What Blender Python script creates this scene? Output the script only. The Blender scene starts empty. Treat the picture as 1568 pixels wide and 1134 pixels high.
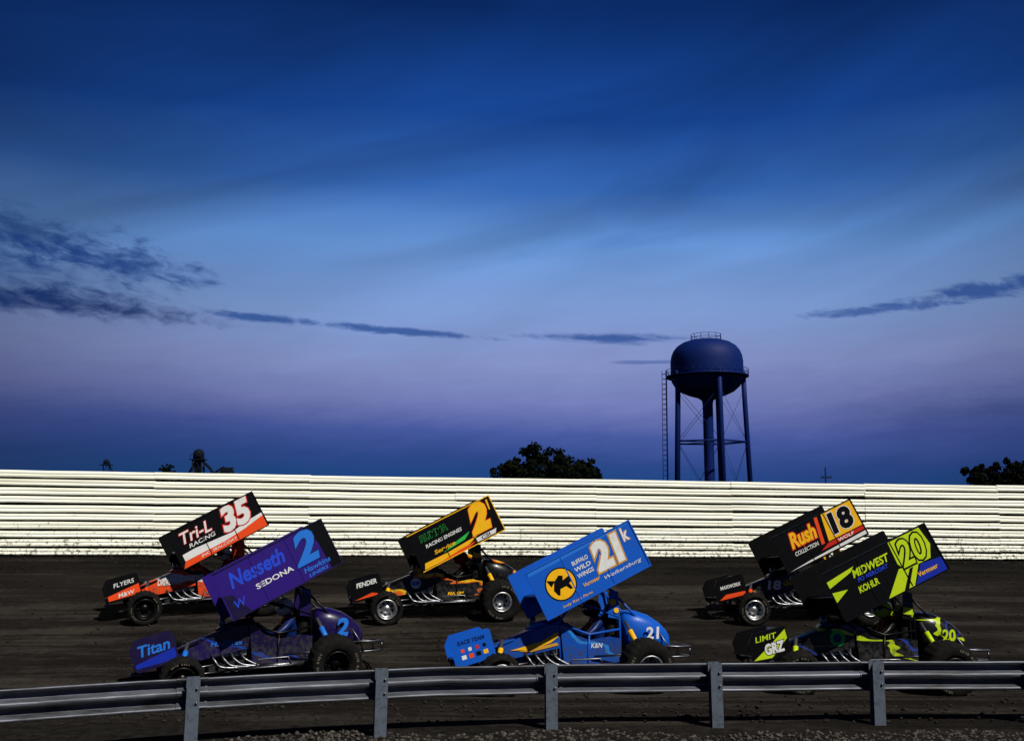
import bpy, math, random
from mathutils import Vector, Matrix, noise
random.seed(7)
R = math.radians
scene = bpy.context.scene
scene.view_settings.view_transform = 'Standard'
scene.view_settings.look = 'None'
scene.view_settings.exposure = 0
COL = scene.collection

def lin(c):
    return tuple((x/255/12.92 if x/255 <= 0.04045 else ((x/255+0.055)/1.055)**2.4) for x in c)

# ---------------------------------------------------------------- mesh builder
class MB:
    def __init__(s):
        s.v=[]; s.f=[]; s.m=[]; s.sm=[]; s.mats=[]
    def add(s, verts, faces, mat, smooth=False, M=None):
        if mat not in s.mats: s.mats.append(mat)
        k=s.mats.index(mat); o=len(s.v)
        for p in verts:
            p=Vector(p)
            if M is not None: p=M@p
            s.v.append(p)
        for f in faces:
            s.f.append([i+o for i in f]); s.m.append(k); s.sm.append(smooth)
    def box(s, lo, hi, mat, M=None):
        x0,y0,z0=lo; x1,y1,z1=hi
        v=[(x0,y0,z0),(x1,y0,z0),(x1,y1,z0),(x0,y1,z0),(x0,y0,z1),(x1,y0,z1),(x1,y1,z1),(x0,y1,z1)]
        f=[(0,3,2,1),(4,5,6,7),(0,1,5,4),(1,2,6,5),(2,3,7,6),(3,0,4,7)]
        s.add(v,f,mat,False,M)
    def tube(s, pts, r, mat, seg=8, M=None, curve=False, r2=None):
        P=[Vector(p) for p in pts]
        if curve and len(P)>2:
            Q=[]
            for i in range(len(P)-1):
                p0=P[max(i-1,0)];p1=P[i];p2=P[i+1];p3=P[min(i+2,len(P)-1)]
                for k in range(5):
                    t=k/5
                    Q.append(0.5*((2*p1)+(p2-p0)*t+(2*p0-5*p1+4*p2-p3)*t*t+(3*p1-p0-3*p2+p3)*t**3))
            Q.append(P[-1]); P=Q
        vs=[];fs=[]
        n=len(P)
        t0=(P[1]-P[0]).normalized()
        ref=Vector((0,0,1)) if abs(t0.z)<0.9 else Vector((1,0,0))
        a=t0.cross(ref).normalized()
        for i,p in enumerate(P):
            if i==0: t=P[1]-P[0]
            elif i==n-1: t=P[-1]-P[-2]
            else: t=(P[i]-P[i-1]).normalized()+(P[i+1]-P[i]).normalized()
            if t.length<1e-8: t=P[min(i+1,n-1)]-P[i-1]
            t.normalize()
            a=(a-t*a.dot(t))
            if a.length<1e-6: a=t.orthogonal()
            a.normalize(); b=t.cross(a)
            rr=r if r2 is None else r+(r2-r)*i/(n-1)
            for k in range(seg):
                an=2*math.pi*k/seg
                vs.append(p+(a*math.cos(an)+b*math.sin(an))*rr)
        for i in range(n-1):
            for k in range(seg):
                fs.append((i*seg+k, i*seg+(k+1)%seg,(i+1)*seg+(k+1)%seg,(i+1)*seg+k))
        fs.append(tuple(range(seg))[::-1]); fs.append(tuple((n-1)*seg+k for k in range(seg)))
        s.add(vs,fs,mat,True,M)
    def lathe(s, prof, mat, seg=40, M=None, mod=None, smooth=True):
        vs=[];fs=[]
        n=len(prof)
        for k in range(seg):
            an=2*math.pi*k/seg
            for j,(r,y) in enumerate(prof):
                rr=r+(mod(k,j) if mod else 0)
                vs.append((rr*math.cos(an),y,rr*math.sin(an)))
        for k in range(seg):
            k2=(k+1)%seg
            for j in range(n-1):
                fs.append((k*n+j,k*n+j+1,k2*n+j+1,k2*n+j))
        s.add(vs,fs,mat,smooth,M)
    def loft(s, secs, mat, n=24, pw=0.55, M=None):
        vs=[];fs=[]
        for (x,zc,hh,hw) in secs:
            for k in range(n):
                an=2*math.pi*k/n
                c=math.cos(an); d=math.sin(an)
                vs.append((x,hw*math.copysign(abs(c)**pw,c),zc+hh*math.copysign(abs(d)**pw,d)))
        for i in range(len(secs)-1):
            for k in range(n):
                fs.append((i*n+k,(i+1)*n+k,(i+1)*n+(k+1)%n,i*n+(k+1)%n))
        fs.append(tuple(range(n))); fs.append(tuple((len(secs)-1)*n+k for k in range(n))[::-1])
        s.add(vs,fs,mat,True,M)
    def plate(s, poly, th, mat, M):
        n=len(poly)
        vs=[(a,b,0) for a,b in poly]+[(a,b,th) for a,b in poly]
        fs=[tuple(range(n))[::-1],tuple(range(n,2*n))]
        for k in range(n):
            fs.append((k,(k+1)%n,n+(k+1)%n,n+k))
        s.add(vs,fs,mat,False,M)
    def flat(s, poly, h, mat, M):
        s.add([(a,b,h) for a,b in poly],[tuple(range(len(poly)))],mat,False,M)
    def obj(s, name, parent=None, M=None):
        me=bpy.data.meshes.new(name)
        me.from_pydata([tuple(p) for p in s.v],[],s.f)
        for m in s.mats: me.materials.append(m)
        me.polygons.foreach_set('material_index',s.m)
        me.polygons.foreach_set('use_smooth',s.sm)
        me.update()
        ob=bpy.data.objects.new(name,me); COL.objects.link(ob)
        if parent is not None: ob.parent=parent
        if M is not None: ob.matrix_basis=M
        return ob

def empty(name, M=None):
    e=bpy.data.objects.new(name,None); COL.objects.link(e)
    e.empty_display_size=0.3
    if M is not None: e.matrix_world=M
    return e

# ---------------------------------------------------------------- text cache
_tc={}
def text_mesh(txt, shear=0.0, bold=0.0):
    key=(txt,shear,bold)
    if key in _tc: return _tc[key]
    cu=bpy.data.curves.new('t','FONT'); cu.body=txt; cu.size=1; cu.shear=shear; cu.offset=bold
    cu.resolution_u=3
    ob=bpy.data.objects.new('t',cu); COL.objects.link(ob)
    bpy.context.view_layer.update()
    dg=bpy.context.evaluated_depsgraph_get()
    me=bpy.data.meshes.new_from_object(ob.evaluated_get(dg))
    vs=[(v.co.x,v.co.y) for v in me.vertices]; fs=[tuple(p.vertices) for p in me.polygons]
    bpy.data.objects.remove(ob); bpy.data.meshes.remove(me)
    _tc[key]=(vs,fs); return _tc[key]
def put_text(mb, txt, box, mat, M, h, shear=0.3, bold=0.02, outline=None, ob=0.05, rot=0):
    s0,t0,s1,t1=box
    vb,_=text_mesh(txt,shear,bold)
    x0=min(v[0] for v in vb);x1=max(v[0] for v in vb);y0=min(v[1] for v in vb);y1=max(v[1] for v in vb)
    sx=(s1-s0)/(x1-x0); sy=(t1-t0)/(y1-y0)
    cx=(s0+s1)/2; cy=(t0+t1)/2
    cr,sr=math.cos(rot),math.sin(rot)
    def put(vs,fs,m,hh):
        o=[]
        for v in vs:
            a=(v[0]-(x0+x1)/2)*sx; b=(v[1]-(y0+y1)/2)*sy
            o.append((cx+a*cr-b*sr, cy+a*sr+b*cr, hh))
        mb.add(o,fs,m,False,M)
    if outline:
        v2,f2=text_mesh(txt,shear,bold+ob)
        put(v2,f2,outline,h); put(vb,_,mat,h+0.0025)
    else: put(vb,_,mat,h)

# ---------------------------------------------------------------- materials
def newmat(name):
    m=bpy.data.materials.new(name); m.use_nodes=True
    nt=m.node_tree; b=nt.nodes['Principled BSDF']
    return m,nt,b
def paint(name, c, rough=0.35, metal=0.0, dirt=0.35, linear=False, coat=0.05, dscale=9, spec=0.22, dcol=(0.018,0.0155,0.014), k=1.0):
    m,nt,b=newmat(name)
    col=tuple(x*k for x in (c if linear else lin(c)))+(1,)
    tc=nt.nodes.new('ShaderNodeTexCoord')
    no=nt.nodes.new('ShaderNodeTexNoise'); no.inputs['Scale'].default_value=dscale; no.inputs['Detail'].default_value=6; no.inputs['Roughness'].default_value=0.75
    nt.links.new(tc.outputs['Object'],no.inputs['Vector'])
    rp=nt.nodes.new('ShaderNodeValToRGB'); rp.color_ramp.elements[0].position=0.48; rp.color_ramp.elements[1].position=0.74
    rp.color_ramp.elements[1].color=(min(1,dirt*1.6),)*3+(1,)
    nt.links.new(no.outputs['Fac'],rp.inputs['Fac'])
    mx=nt.nodes.new('ShaderNodeMix'); mx.data_type='RGBA'
    mx.inputs[6].default_value=col; mx.inputs[7].default_value=dcol+(1,)
    nt.links.new(rp.outputs['Color'],mx.inputs[0])
    nt.links.new(mx.outputs[2],b.inputs['Base Color'])
    mr=nt.nodes.new('ShaderNodeMapRange'); mr.inputs[3].default_value=rough; mr.inputs[4].default_value=min(1,rough+0.35)
    nt.links.new(rp.outputs['Color'],mr.inputs[0]); nt.links.new(mr.outputs[0],b.inputs['Roughness'])
    b.inputs['Metallic'].default_value=metal
    b.inputs['Coat Weight'].default_value=coat
    b.inputs['Specular IOR Level'].default_value=spec
    return m
def livery(name, stops, a, bz, amp, rough=0.32, off=0.0, scale=3.0, k=.72):
    m,nt,b=newmat(name)
    L=nt.links
    tc=nt.nodes.new('ShaderNodeTexCoord'); sp=nt.nodes.new('ShaderNodeSeparateXYZ')
    L.new(tc.outputs['Object'],sp.inputs[0])
    mp=nt.nodes.new('ShaderNodeMapping'); mp.inputs['Scale'].default_value=(scale*0.5,scale*0.3,scale*1.6); mp.inputs['Location'].default_value=(off*7,0,off*3)
    L.new(tc.outputs['Object'],mp.inputs[0])
    no=nt.nodes.new('ShaderNodeTexNoise'); no.inputs['Scale'].default_value=1.0; no.inputs['Detail'].default_value=1.0
    L.new(mp.outputs[0],no.inputs['Vector'])
    def mth(op,p,q):
        n=nt.nodes.new('ShaderNodeMath'); n.operation=op
        for i,x in enumerate((p,q)):
            if isinstance(x,(int,float)): n.inputs[i].default_value=x
            else: L.new(x,n.inputs[i])
        return n.outputs[0]
    v=mth('ADD',mth('MULTIPLY',sp.outputs['X'],a),mth('MULTIPLY',sp.outputs['Z'],bz))
    v=mth('ADD',v,mth('MULTIPLY',mth('SUBTRACT',no.outputs['Fac'],0.5),amp))
    v=mth('FRACT',mth('ADD',v,off),0)
    rp=nt.nodes.new('ShaderNodeValToRGB'); cr=rp.color_ramp; cr.interpolation='CONSTANT'
    def C(c): return tuple(x*k for x in lin(c))+(1,)
    cr.elements[0].position=stops[0][0]; cr.elements[0].color=C(stops[0][1])
    cr.elements[1].position=stops[1][0]; cr.elements[1].color=C(stops[1][1])
    for p,c in stops[2:]:
        e=cr.elements.new(p); e.color=C(c)
    L.new(v,rp.inputs['Fac'])
    n2=nt.nodes.new('ShaderNodeTexNoise'); n2.inputs['Scale'].default_value=12; n2.inputs['Detail'].default_value=6; n2.inputs['Roughness'].default_value=0.75
    L.new(tc.outputs['Object'],n2.inputs['Vector'])
    dz=mth('ADD',n2.outputs['Fac'],mth('MULTIPLY',mth('SUBTRACT',0.65,sp.outputs['Z']),0.28))
    r2=nt.nodes.new('ShaderNodeValToRGB'); r2.color_ramp.elements[0].position=0.48; r2.color_ramp.elements[1].position=0.68; r2.color_ramp.elements[1].color=(0.75,)*3+(1,)
    L.new(dz,r2.inputs['Fac'])
    mx=nt.nodes.new('ShaderNodeMix'); mx.data_type='RGBA'; mx.inputs[7].default_value=(0.018,0.0155,0.014,1)
    L.new(r2.outputs['Color'],mx.inputs[0]); L.new(rp.outputs['Color'],mx.inputs[6]); L.new(mx.outputs[2],b.inputs['Base Color'])
    mr=nt.nodes.new('ShaderNodeMapRange'); mr.inputs[3].default_value=rough; mr.inputs[4].default_value=.8
    L.new(r2.outputs['Color'],mr.inputs[0]); L.new(mr.outputs[0],b.inputs['Roughness']); b.inputs['Coat Weight'].default_value=0.1
    b.inputs['Specular IOR Level'].default_value=.3
    return m

V=.76
BLACK=paint('black_paint',(7,7,9),0.34,dirt=.10,dcol=(.007,.0065,.006),coat=0,spec=.14)
BLACKM=paint('matte_black',(8,8,9),0.7,coat=0,dirt=.2,dcol=(.010,.009,.008),spec=.15)
RUBBER=paint('tyre_rubber',(15,14,14),0.9,dirt=0.5,coat=0,spec=.12)
CHROME=paint('polished_metal',(104,105,112),0.34,metal=1.0,dirt=0.65,coat=0,dscale=14)
ALU=paint('aluminium',(140,142,146),0.42,metal=0.9,dirt=0.45,coat=0)
RIM=paint('wheel_metal',(185,186,190),0.35,metal=.9,dirt=0.3,coat=0)
WHITE=paint('white_vinyl',(230,230,230),0.45,dirt=0.15,k=V)
ENGINE=paint('engine_metal',(38,38,41),0.55,metal=0.6,dirt=0.5,coat=0)
LETTER=paint('tyre_lettering',(86,82,74),0.85,dirt=0.6,coat=0)
SILV=paint('shock_metal',(105,105,110),0.4,metal=0.8)
GOLD=paint('gold_vinyl',(205,150,50),0.45,dirt=.15,k=V)
YEL=paint('yellow_vinyl',(252,188,10),0.45,dirt=0.12,k=V)
RED=paint('red_vinyl',(205,32,20),0.45,dirt=0.12,k=V)
ORG=paint('orange_vinyl',(242,74,16),0.45,dirt=0.12,k=V)
LIME=paint('lime_vinyl',(196,222,14),0.45,dirt=0.1,k=V)
GRN=paint('green_vinyl',(40,185,70),0.45,dirt=0.15,k=V)
CYAN=paint('light_blue_vinyl',(30,115,220),0.45,dirt=0.08,k=V)
MBLU=paint('mid_blue_vinyl',(30,68,212),0.45,dirt=0.08,k=V)
PURP=paint('purple_paint',(44,16,124),0.38,dirt=0.12,k=.72)
DPURP=paint('dark_purple_paint',(24,12,64),0.38,dirt=0.2,k=.62)
BLUE=paint('blue_paint',(10,90,204),0.38,dirt=0.15,k=.74)
DBLU=paint('navy_vinyl',(8,32,92),0.4,dirt=0.15,k=V)
ROYAL=paint('royal_vinyl',(14,42,168),0.4,dirt=0.15,k=V)

# ---------------------------------------------------------------- terrain shape
def Yw(X):
    def q(x): return 27.3+0.14*x-0.004*x*x
    if X<-18: return q(-18)+(X+18)*(0.14+0.144)
    if X>20: return q(20)+(X-20)*(0.14-0.16)
    return q(X)
def Zw(X):
    X=max(-25,min(25,X)); return 1.27-0.011*X
def sfrac(X,Y):
    w=max(Yw(X),17)
    return (Y-15.5)/(w-15.5)
def gz(X,Y):
    s=sfrac(X,Y)
    if Y<=12.9: dip=0
    elif Y<15.2:
        q=(Y-12.9)/2.3; dip=-.15*q*q*(3-2*q)
    else: dip=-.15*max(0,1-(Y-15.2)/4.0)
    if s<=0: z=0
    elif s<=1: z=Zw(X)*s**1.1
    else:
        w=max(Yw(X),17)
        k=max(0,min(1,(Y-w-1)/6)); z=Zw(X)*(1-k)
    z+=dip
    if abs(X)>45: z*=max(0,1-(abs(X)-45)/20)
    return z

# ---------------------------------------------------------------- ground
def build_ground():
    xs=[-4000,-1500,-500,-200,-100,-70,-55,-42]+[-34+i*0.5 for i in range(137)]+[42,55,70,100,200,500,1500,4000]
    ys=[-400,-100,-30,-8,0,4]+[8+i*0.2 for i in range(112)]+[30.6,31.5,33,35,38,42,48,60,90,150,300,700,1800,5000]
    v=[];f=[];att=[]
    for y in ys:
        for x in xs:
            z=gz(x,y)
            if 9<y<31 and abs(x)<40:
                z+=0.018*noise.noise(Vector((x*0.5,y*0.9,3)))+0.009*noise.noise(Vector((x*0.9,y*3.3,8)))
            v.append((x,y,z)); att.append(sfrac(x,y))
    n=len(xs)
    for j in range(len(ys)-1):
        for i in range(n-1):
            f.append((j*n+i,j*n+i+1,(j+1)*n+i+1,(j+1)*n+i))
    me=bpy.data.meshes.new('ground'); me.from_pydata(v,[],f)
    a=me.attributes.new('track_s','FLOAT','POINT'); a.data.foreach_set('value',att)
    me.polygons.foreach_set('use_smooth',[True]*len(f)); me.update()
    ob=bpy.data.objects.new('dirt_track_ground',me); COL.objects.link(ob)
    m,nt,b=newmat('track_dirt'); L=nt.links; N=nt.nodes.new
    at=N('ShaderNodeAttribute'); at.attribute_name='track_s'
    ge=N('ShaderNodeNewGeometry'); sp=N('ShaderNodeSeparateXYZ'); L.new(ge.outputs['Position'],sp.inputs[0])
    def mth(op,p,q=0.0,r=0.0,clamp=False):
        n=N('ShaderNodeMath'); n.operation=op; n.use_clamp=clamp
        for i,x in enumerate((p,q,r)):
            if isinstance(x,(int,float)): n.inputs[i].default_value=x
            else: L.new(x,n.inputs[i])
        return n.outputs[0]
    def nz(vec,detail,rough,scale=1,dist=0):
        n=N('ShaderNodeTexNoise'); n.inputs['Scale'].default_value=scale; n.inputs['Detail'].default_value=detail; n.inputs['Roughness'].default_value=rough; n.inputs['Distortion'].default_value=dist
        L.new(vec,n.inputs['Vector']); return n.outputs['Fac']
    s=at.outputs['Fac']
    cb=N('ShaderNodeCombineXYZ'); L.new(mth('MULTIPLY',sp.outputs['X'],0.11),cb.inputs[0]); L.new(mth('MULTIPLY',s,13.0),cb.inputs[1])
    n1=nz(cb.outputs[0],5,.6,1,.4)
    cb2=N('ShaderNodeCombineXYZ'); L.new(mth('MULTIPLY',sp.outputs['X'],0.5),cb2.inputs[0]); L.new(mth('MULTIPLY',s,80.0),cb2.inputs[1])
    n2=nz(cb2.outputs[0],4,.65)
    n3=nz(ge.outputs['Position'],8,.78,6)
    n4=nz(ge.outputs['Position'],3,.6,.7)
    v1=mth('ADD',mth('MULTIPLY',n1,0.75),mth('ADD',mth('MULTIPLY',n2,0.32),mth('MULTIPLY',n3,0.34)))
    v1=mth('ADD',v1,mth('MULTIPLY',mth('SUBTRACT',n4,.5),.22))
    g=mth('MULTIPLY',mth('MULTIPLY',mth('SUBTRACT',0.82,s),4.5,0,True),0.12)
    v1=mth('ADD',v1,g)
    v1=mth('ADD',v1,.05)
    rp=N('ShaderNodeValToRGB'); e=rp.color_ramp.elements
    e[0].position=0.66; e[0].color=(0.0038,0.0034,0.0032,1); e[1].position=1.0; e[1].color=(0.044,0.037,0.032,1)
    k=e.new(0.86); k.color=(0.0150,0.0126,0.0112,1)
    L.new(v1,rp.inputs['Fac'])
    rg=N('ShaderNodeValToRGB'); rg.color_ramp.elements[0].position=0.35; rg.color_ramp.elements[0].color=(0.005,0.0045,0.0042,1); rg.color_ramp.elements[1].position=0.68; rg.color_ramp.elements[1].color=(0.030,0.026,0.023,1)
    L.new(n3,rg.inputs['Fac'])
    mg=mth('MULTIPLY',mth('SUBTRACT',-0.27,mth('ADD',s,mth('MULTIPLY',mth('SUBTRACT',n3,0.5),0.08))),30.0,0,True)
    mx=N('ShaderNodeMix'); mx.data_type='RGBA'; L.new(mg,mx.inputs[0]); L.new(rp.outputs['Color'],mx.inputs[6]); L.new(rg.outputs['Color'],mx.inputs[7])
    mf=mth('MULTIPLY',mth('SUBTRACT',s,1.03),20.0,0,True)
    mx2=N('ShaderNodeMix'); mx2.data_type='RGBA'; L.new(mf,mx2.inputs[0]); L.new(mx.outputs[2],mx2.inputs[6]); mx2.inputs[7].default_value=(0.008,0.014,0.006,1)
    L.new(mx2.outputs[2],b.inputs['Base Color']); b.inputs['Roughness'].default_value=1.0; b.inputs['Specular IOR Level'].default_value=0.03
    bp=N('ShaderNodeBump'); bp.inputs['Strength'].default_value=.9; bp.inputs['Distance'].default_value=0.085
    L.new(mth('ADD',n3,mth('MULTIPLY',n2,0.3)),bp.inputs['Height']); L.new(bp.outputs[0],b.inputs['Normal'])
    me.materials.append(m)
build_ground()

# ---------------------------------------------------------------- stones / clods
def stones(name, count, area, rmin, rmax, mat):
    mb=MB()
    base=[(0,0,1),(.9,0,.2),(.28,.85,.2),(-.72,.53,.2),(-.72,-.53,.2),(.28,-.85,.2),(.5,.4,-.7),(-.4,.5,-.7),(-.2,-.6,-.7)]
    fs=[(0,1,2),(0,2,3),(0,3,4),(0,4,5),(0,5,1),(1,6,2),(2,7,3),(2,6,7),(3,7,4),(4,8,5),(4,7,8),(5,8,1),(1,8,6),(6,8,7)]
    for i in range(count):
        x,y=area()
        r=rmin+(rmax-rmin)*random.random()**2.5
        M=Matrix.Translation((x,y,gz(x,y)+r*0.3))@Matrix.Rotation(random.random()*6.28,4,'Z')@Matrix.Rotation(random.uniform(-.4,.4),4,'X')
        vs=[(p[0]*r*random.uniform(.7,1.2),p[1]*r*random.uniform(.7,1.2),p[2]*r*random.uniform(.5,.9)) for p in base]
        mb.add(vs,fs,mat,False,M)
    return mb.obj(name)
def rock_mat(name,c0,c1,sc=18,spec=.1):
    m,nt,b=newmat(name)
    ge=nt.nodes.new('ShaderNodeNewGeometry'); no=nt.nodes.new('ShaderNodeTexNoise'); no.inputs['Scale'].default_value=sc; no.inputs['Detail'].default_value=4
    nt.links.new(ge.outputs['Position'],no.inputs['Vector'])
    rp=nt.nodes.new('ShaderNodeValToRGB'); e=rp.color_ramp.elements; e[0].position=.3; e[0].color=c0+(1,); e[1].position=.7; e[1].color=c1+(1,)
    nt.links.new(no.outputs['Fac'],rp.inputs[0]); nt.links.new(rp.outputs[0],b.inputs['Base Color']); b.inputs['Roughness'].default_value=.95
    b.inputs['Specular IOR Level'].default_value=spec
    return m
GR=rock_mat('gravel_stone',(0.016,0.014,0.013),(0.095,0.083,0.075))
CL=rock_mat('dirt_clod',(0.007,0.006,0.0055),(0.030,0.0255,0.022))
def ga():
    while True:
        x=random.uniform(-9,9); y=random.uniform(9.8,12.3)
        lim=11.80+0.3*noise.noise(Vector((x*0.7,0,0)))+(0 if x>-2 else (x+2)*0.25)
        if y<lim: return x,y
stones('gravel',12000,ga,0.008,0.036,GR)
def ca():
    x=random.uniform(-17,18)
    q=random.random()
    if q<0.35: return x, Yw(x)-abs(random.gauss(0.3,0.7))-0.1
    if q<0.6:
        return x, 12.3+abs(random.gauss(0,.9))
    return x, random.uniform(12.2,Yw(x)-0.2)
stones('dirt_clods',9000,ca,0.008,0.042,CL)

# ---------------------------------------------------------------- white wall of stacked horizontal steel rails
def wall_mat():
    m,nt,b=newmat('white_painted_steel'); L=nt.links; N=nt.nodes.new
    ge=N('ShaderNodeNewGeometry')
    mp=N('ShaderNodeMapping'); mp.inputs['Scale'].default_value=(0.25,0.25,7); L.new(ge.outputs['Position'],mp.inputs[0])
    no=N('ShaderNodeTexNoise'); no.inputs['Scale'].default_value=1.5; no.inputs['Detail'].default_value=5; no.inputs['Roughness'].default_value=.6; L.new(mp.outputs[0],no.inputs['Vector'])
    rp=N('ShaderNodeValToRGB'); e=rp.color_ramp.elements; e[0].position=.25; e[0].color=(0.58,0.56,0.45,1); e[1].position=.55; e[1].color=(0.90,0.90,0.80,1)
    L.new(no.outputs['Fac'],rp.inputs[0])
    n2=N('ShaderNodeTexNoise'); n2.inputs['Scale'].default_value=11; n2.inputs['Detail'].default_value=6; n2.inputs['Roughness'].default_value=.8; L.new(ge.outputs['Position'],n2.inputs['Vector'])
    at=N('ShaderNodeAttribute'); at.attribute_name='hgt'
    ad=N('ShaderNodeMath'); ad.operation='MULTIPLY_ADD'; L.new(at.outputs['Fac'],ad.inputs[0]); ad.inputs[1].default_value=-0.12; L.new(n2.outputs['Fac'],ad.inputs[2])
    r2=N('ShaderNodeValToRGB'); r2.color_ramp.elements[0].position=.49; r2.color_ramp.elements[1].position=.56; L.new(ad.outputs[0],r2.inputs[0])
    mx=N('ShaderNodeMix'); mx.data_type='RGBA'; L.new(r2.outputs[0],mx.inputs[0]); L.new(rp.outputs[0],mx.inputs[6]); mx.inputs[7].default_value=(0.10,0.085,0.06,1)
    L.new(mx.outputs[2],b.inputs['Base Color']); b.inputs['Roughness'].default_value=.6
    return m
def build_wall():
    mat=wall_mat()
    H=2.12; nb=10; bh=H/nb
    prof=[]
    for i in range(nb):
        z=i*bh
        g=.040 if i%2 else .054
        prof.append([(0.0,z+g-.006),(0.10,z+g),(0.115,z+g+.012),(0.118,z+.090),(0.098,z+.120),(0.112,z+.150),(0.105,z+bh-.022),(0.06,z+bh-.004),(0.0,z+bh)])
    v=[];f=[];hg=[]
    x=-32.0; sec=0
    while x<34:
        L0=3.81; n=6
        for b in range(nb):
            po=random.uniform(-0.012,0.012); pt=random.uniform(-.010,.010); yo=random.uniform(-0.014,0.014)
            base=len(v); m=len(prof[b])
            for k in range(n+1):
                xx=x+(L0+0.03)*k/n
                w=Yw(xx); zb=Zw(xx)-0.03
                wob=0.010*noise.noise(Vector((xx*0.9,b*3.1,0)))+pt*(k/n-.5)*2
                for (d,z) in prof[b]:
                    v.append((xx,w-d+yo-0.004*(sec%2),zb+z+po+wob)); hg.append(z)
            for k in range(n):
                for j in range(m-1):
                    f.append((base+k*m+j,base+(k+1)*m+j,base+(k+1)*m+j+1,base+k*m+j+1))
        x+=L0; sec+=1
    me=bpy.data.meshes.new('rails'); me.from_pydata(v,[],f); me.materials.append(mat)
    a=me.attributes.new('hgt','FLOAT','POINT'); a.data.foreach_set('value',hg); me.update()
    root=empty('white_track_wall')
    ob=bpy.data.objects.new('rails',me); COL.objects.link(ob); ob.parent=root
    mb=MB(); x=-32
    vs=[];fs=[];k=0
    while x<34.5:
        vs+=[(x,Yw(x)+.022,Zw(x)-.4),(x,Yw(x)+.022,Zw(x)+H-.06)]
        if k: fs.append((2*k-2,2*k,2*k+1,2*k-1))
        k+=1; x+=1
    mb.add(vs,fs,BLACKM)  # black sheet added behind the rails, stands in for shade in the gaps
    x=-32
    while x<34:
        w=Yw(x); z=Zw(x)
        mb.box((x-0.08,w+0.04,z-0.5),(x+0.08,w+0.2,z+H-0.07),BLACKM)
        x+=3.81/2
    mb.obj('gap_shade_sheet_and_posts',root)
build_wall()

# ---------------------------------------------------------------- guardrail
def galv():
    m,nt,b=newmat('galvanised_steel'); L=nt.links; N=nt.nodes.new
    ge=N('ShaderNodeNewGeometry')
    mp=N('ShaderNodeMapping'); mp.inputs['Scale'].default_value=(0.6,2,8); L.new(ge.outputs['Position'],mp.inputs[0])
    no=N('ShaderNodeTexNoise'); no.inputs['Scale'].default_value=1.6; no.inputs['Detail'].default_value=8; no.inputs['Roughness'].default_value=.7; L.new(mp.outputs[0],no.inputs['Vector'])
    rp=N('ShaderNodeValToRGB'); e=rp.color_ramp.elements; e[0].position=.36; e[0].color=(0.022,0.022,0.025,1); e[1].position=.66; e[1].color=(0.13,0.14,0.18,1)
    L.new(no.outputs['Fac'],rp.inputs[0]); L.new(rp.outputs[0],b.inputs['Base Color'])
    b.inputs['Metallic'].default_value=.5
    mr=N('ShaderNodeMapRange'); mr.inputs[3].default_value=.62; mr.inputs[4].default_value=.36; L.new(no.outputs['Fac'],mr.inputs[0]); L.new(mr.outputs[0],b.inputs['Roughness'])
    bp=N('ShaderNodeBump'); bp.inputs['Strength'].default_value=.35; bp.inputs['Distance'].default_value=.012; L.new(no.outputs['Fac'],bp.inputs['Height']); L.new(bp.outputs[0],b.inputs['Normal'])
    return m
GALV=galv()
POSTM=paint('post_steel',(82,90,104),0.65,metal=0.2,dirt=0.5,coat=0,dscale=14)
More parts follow.
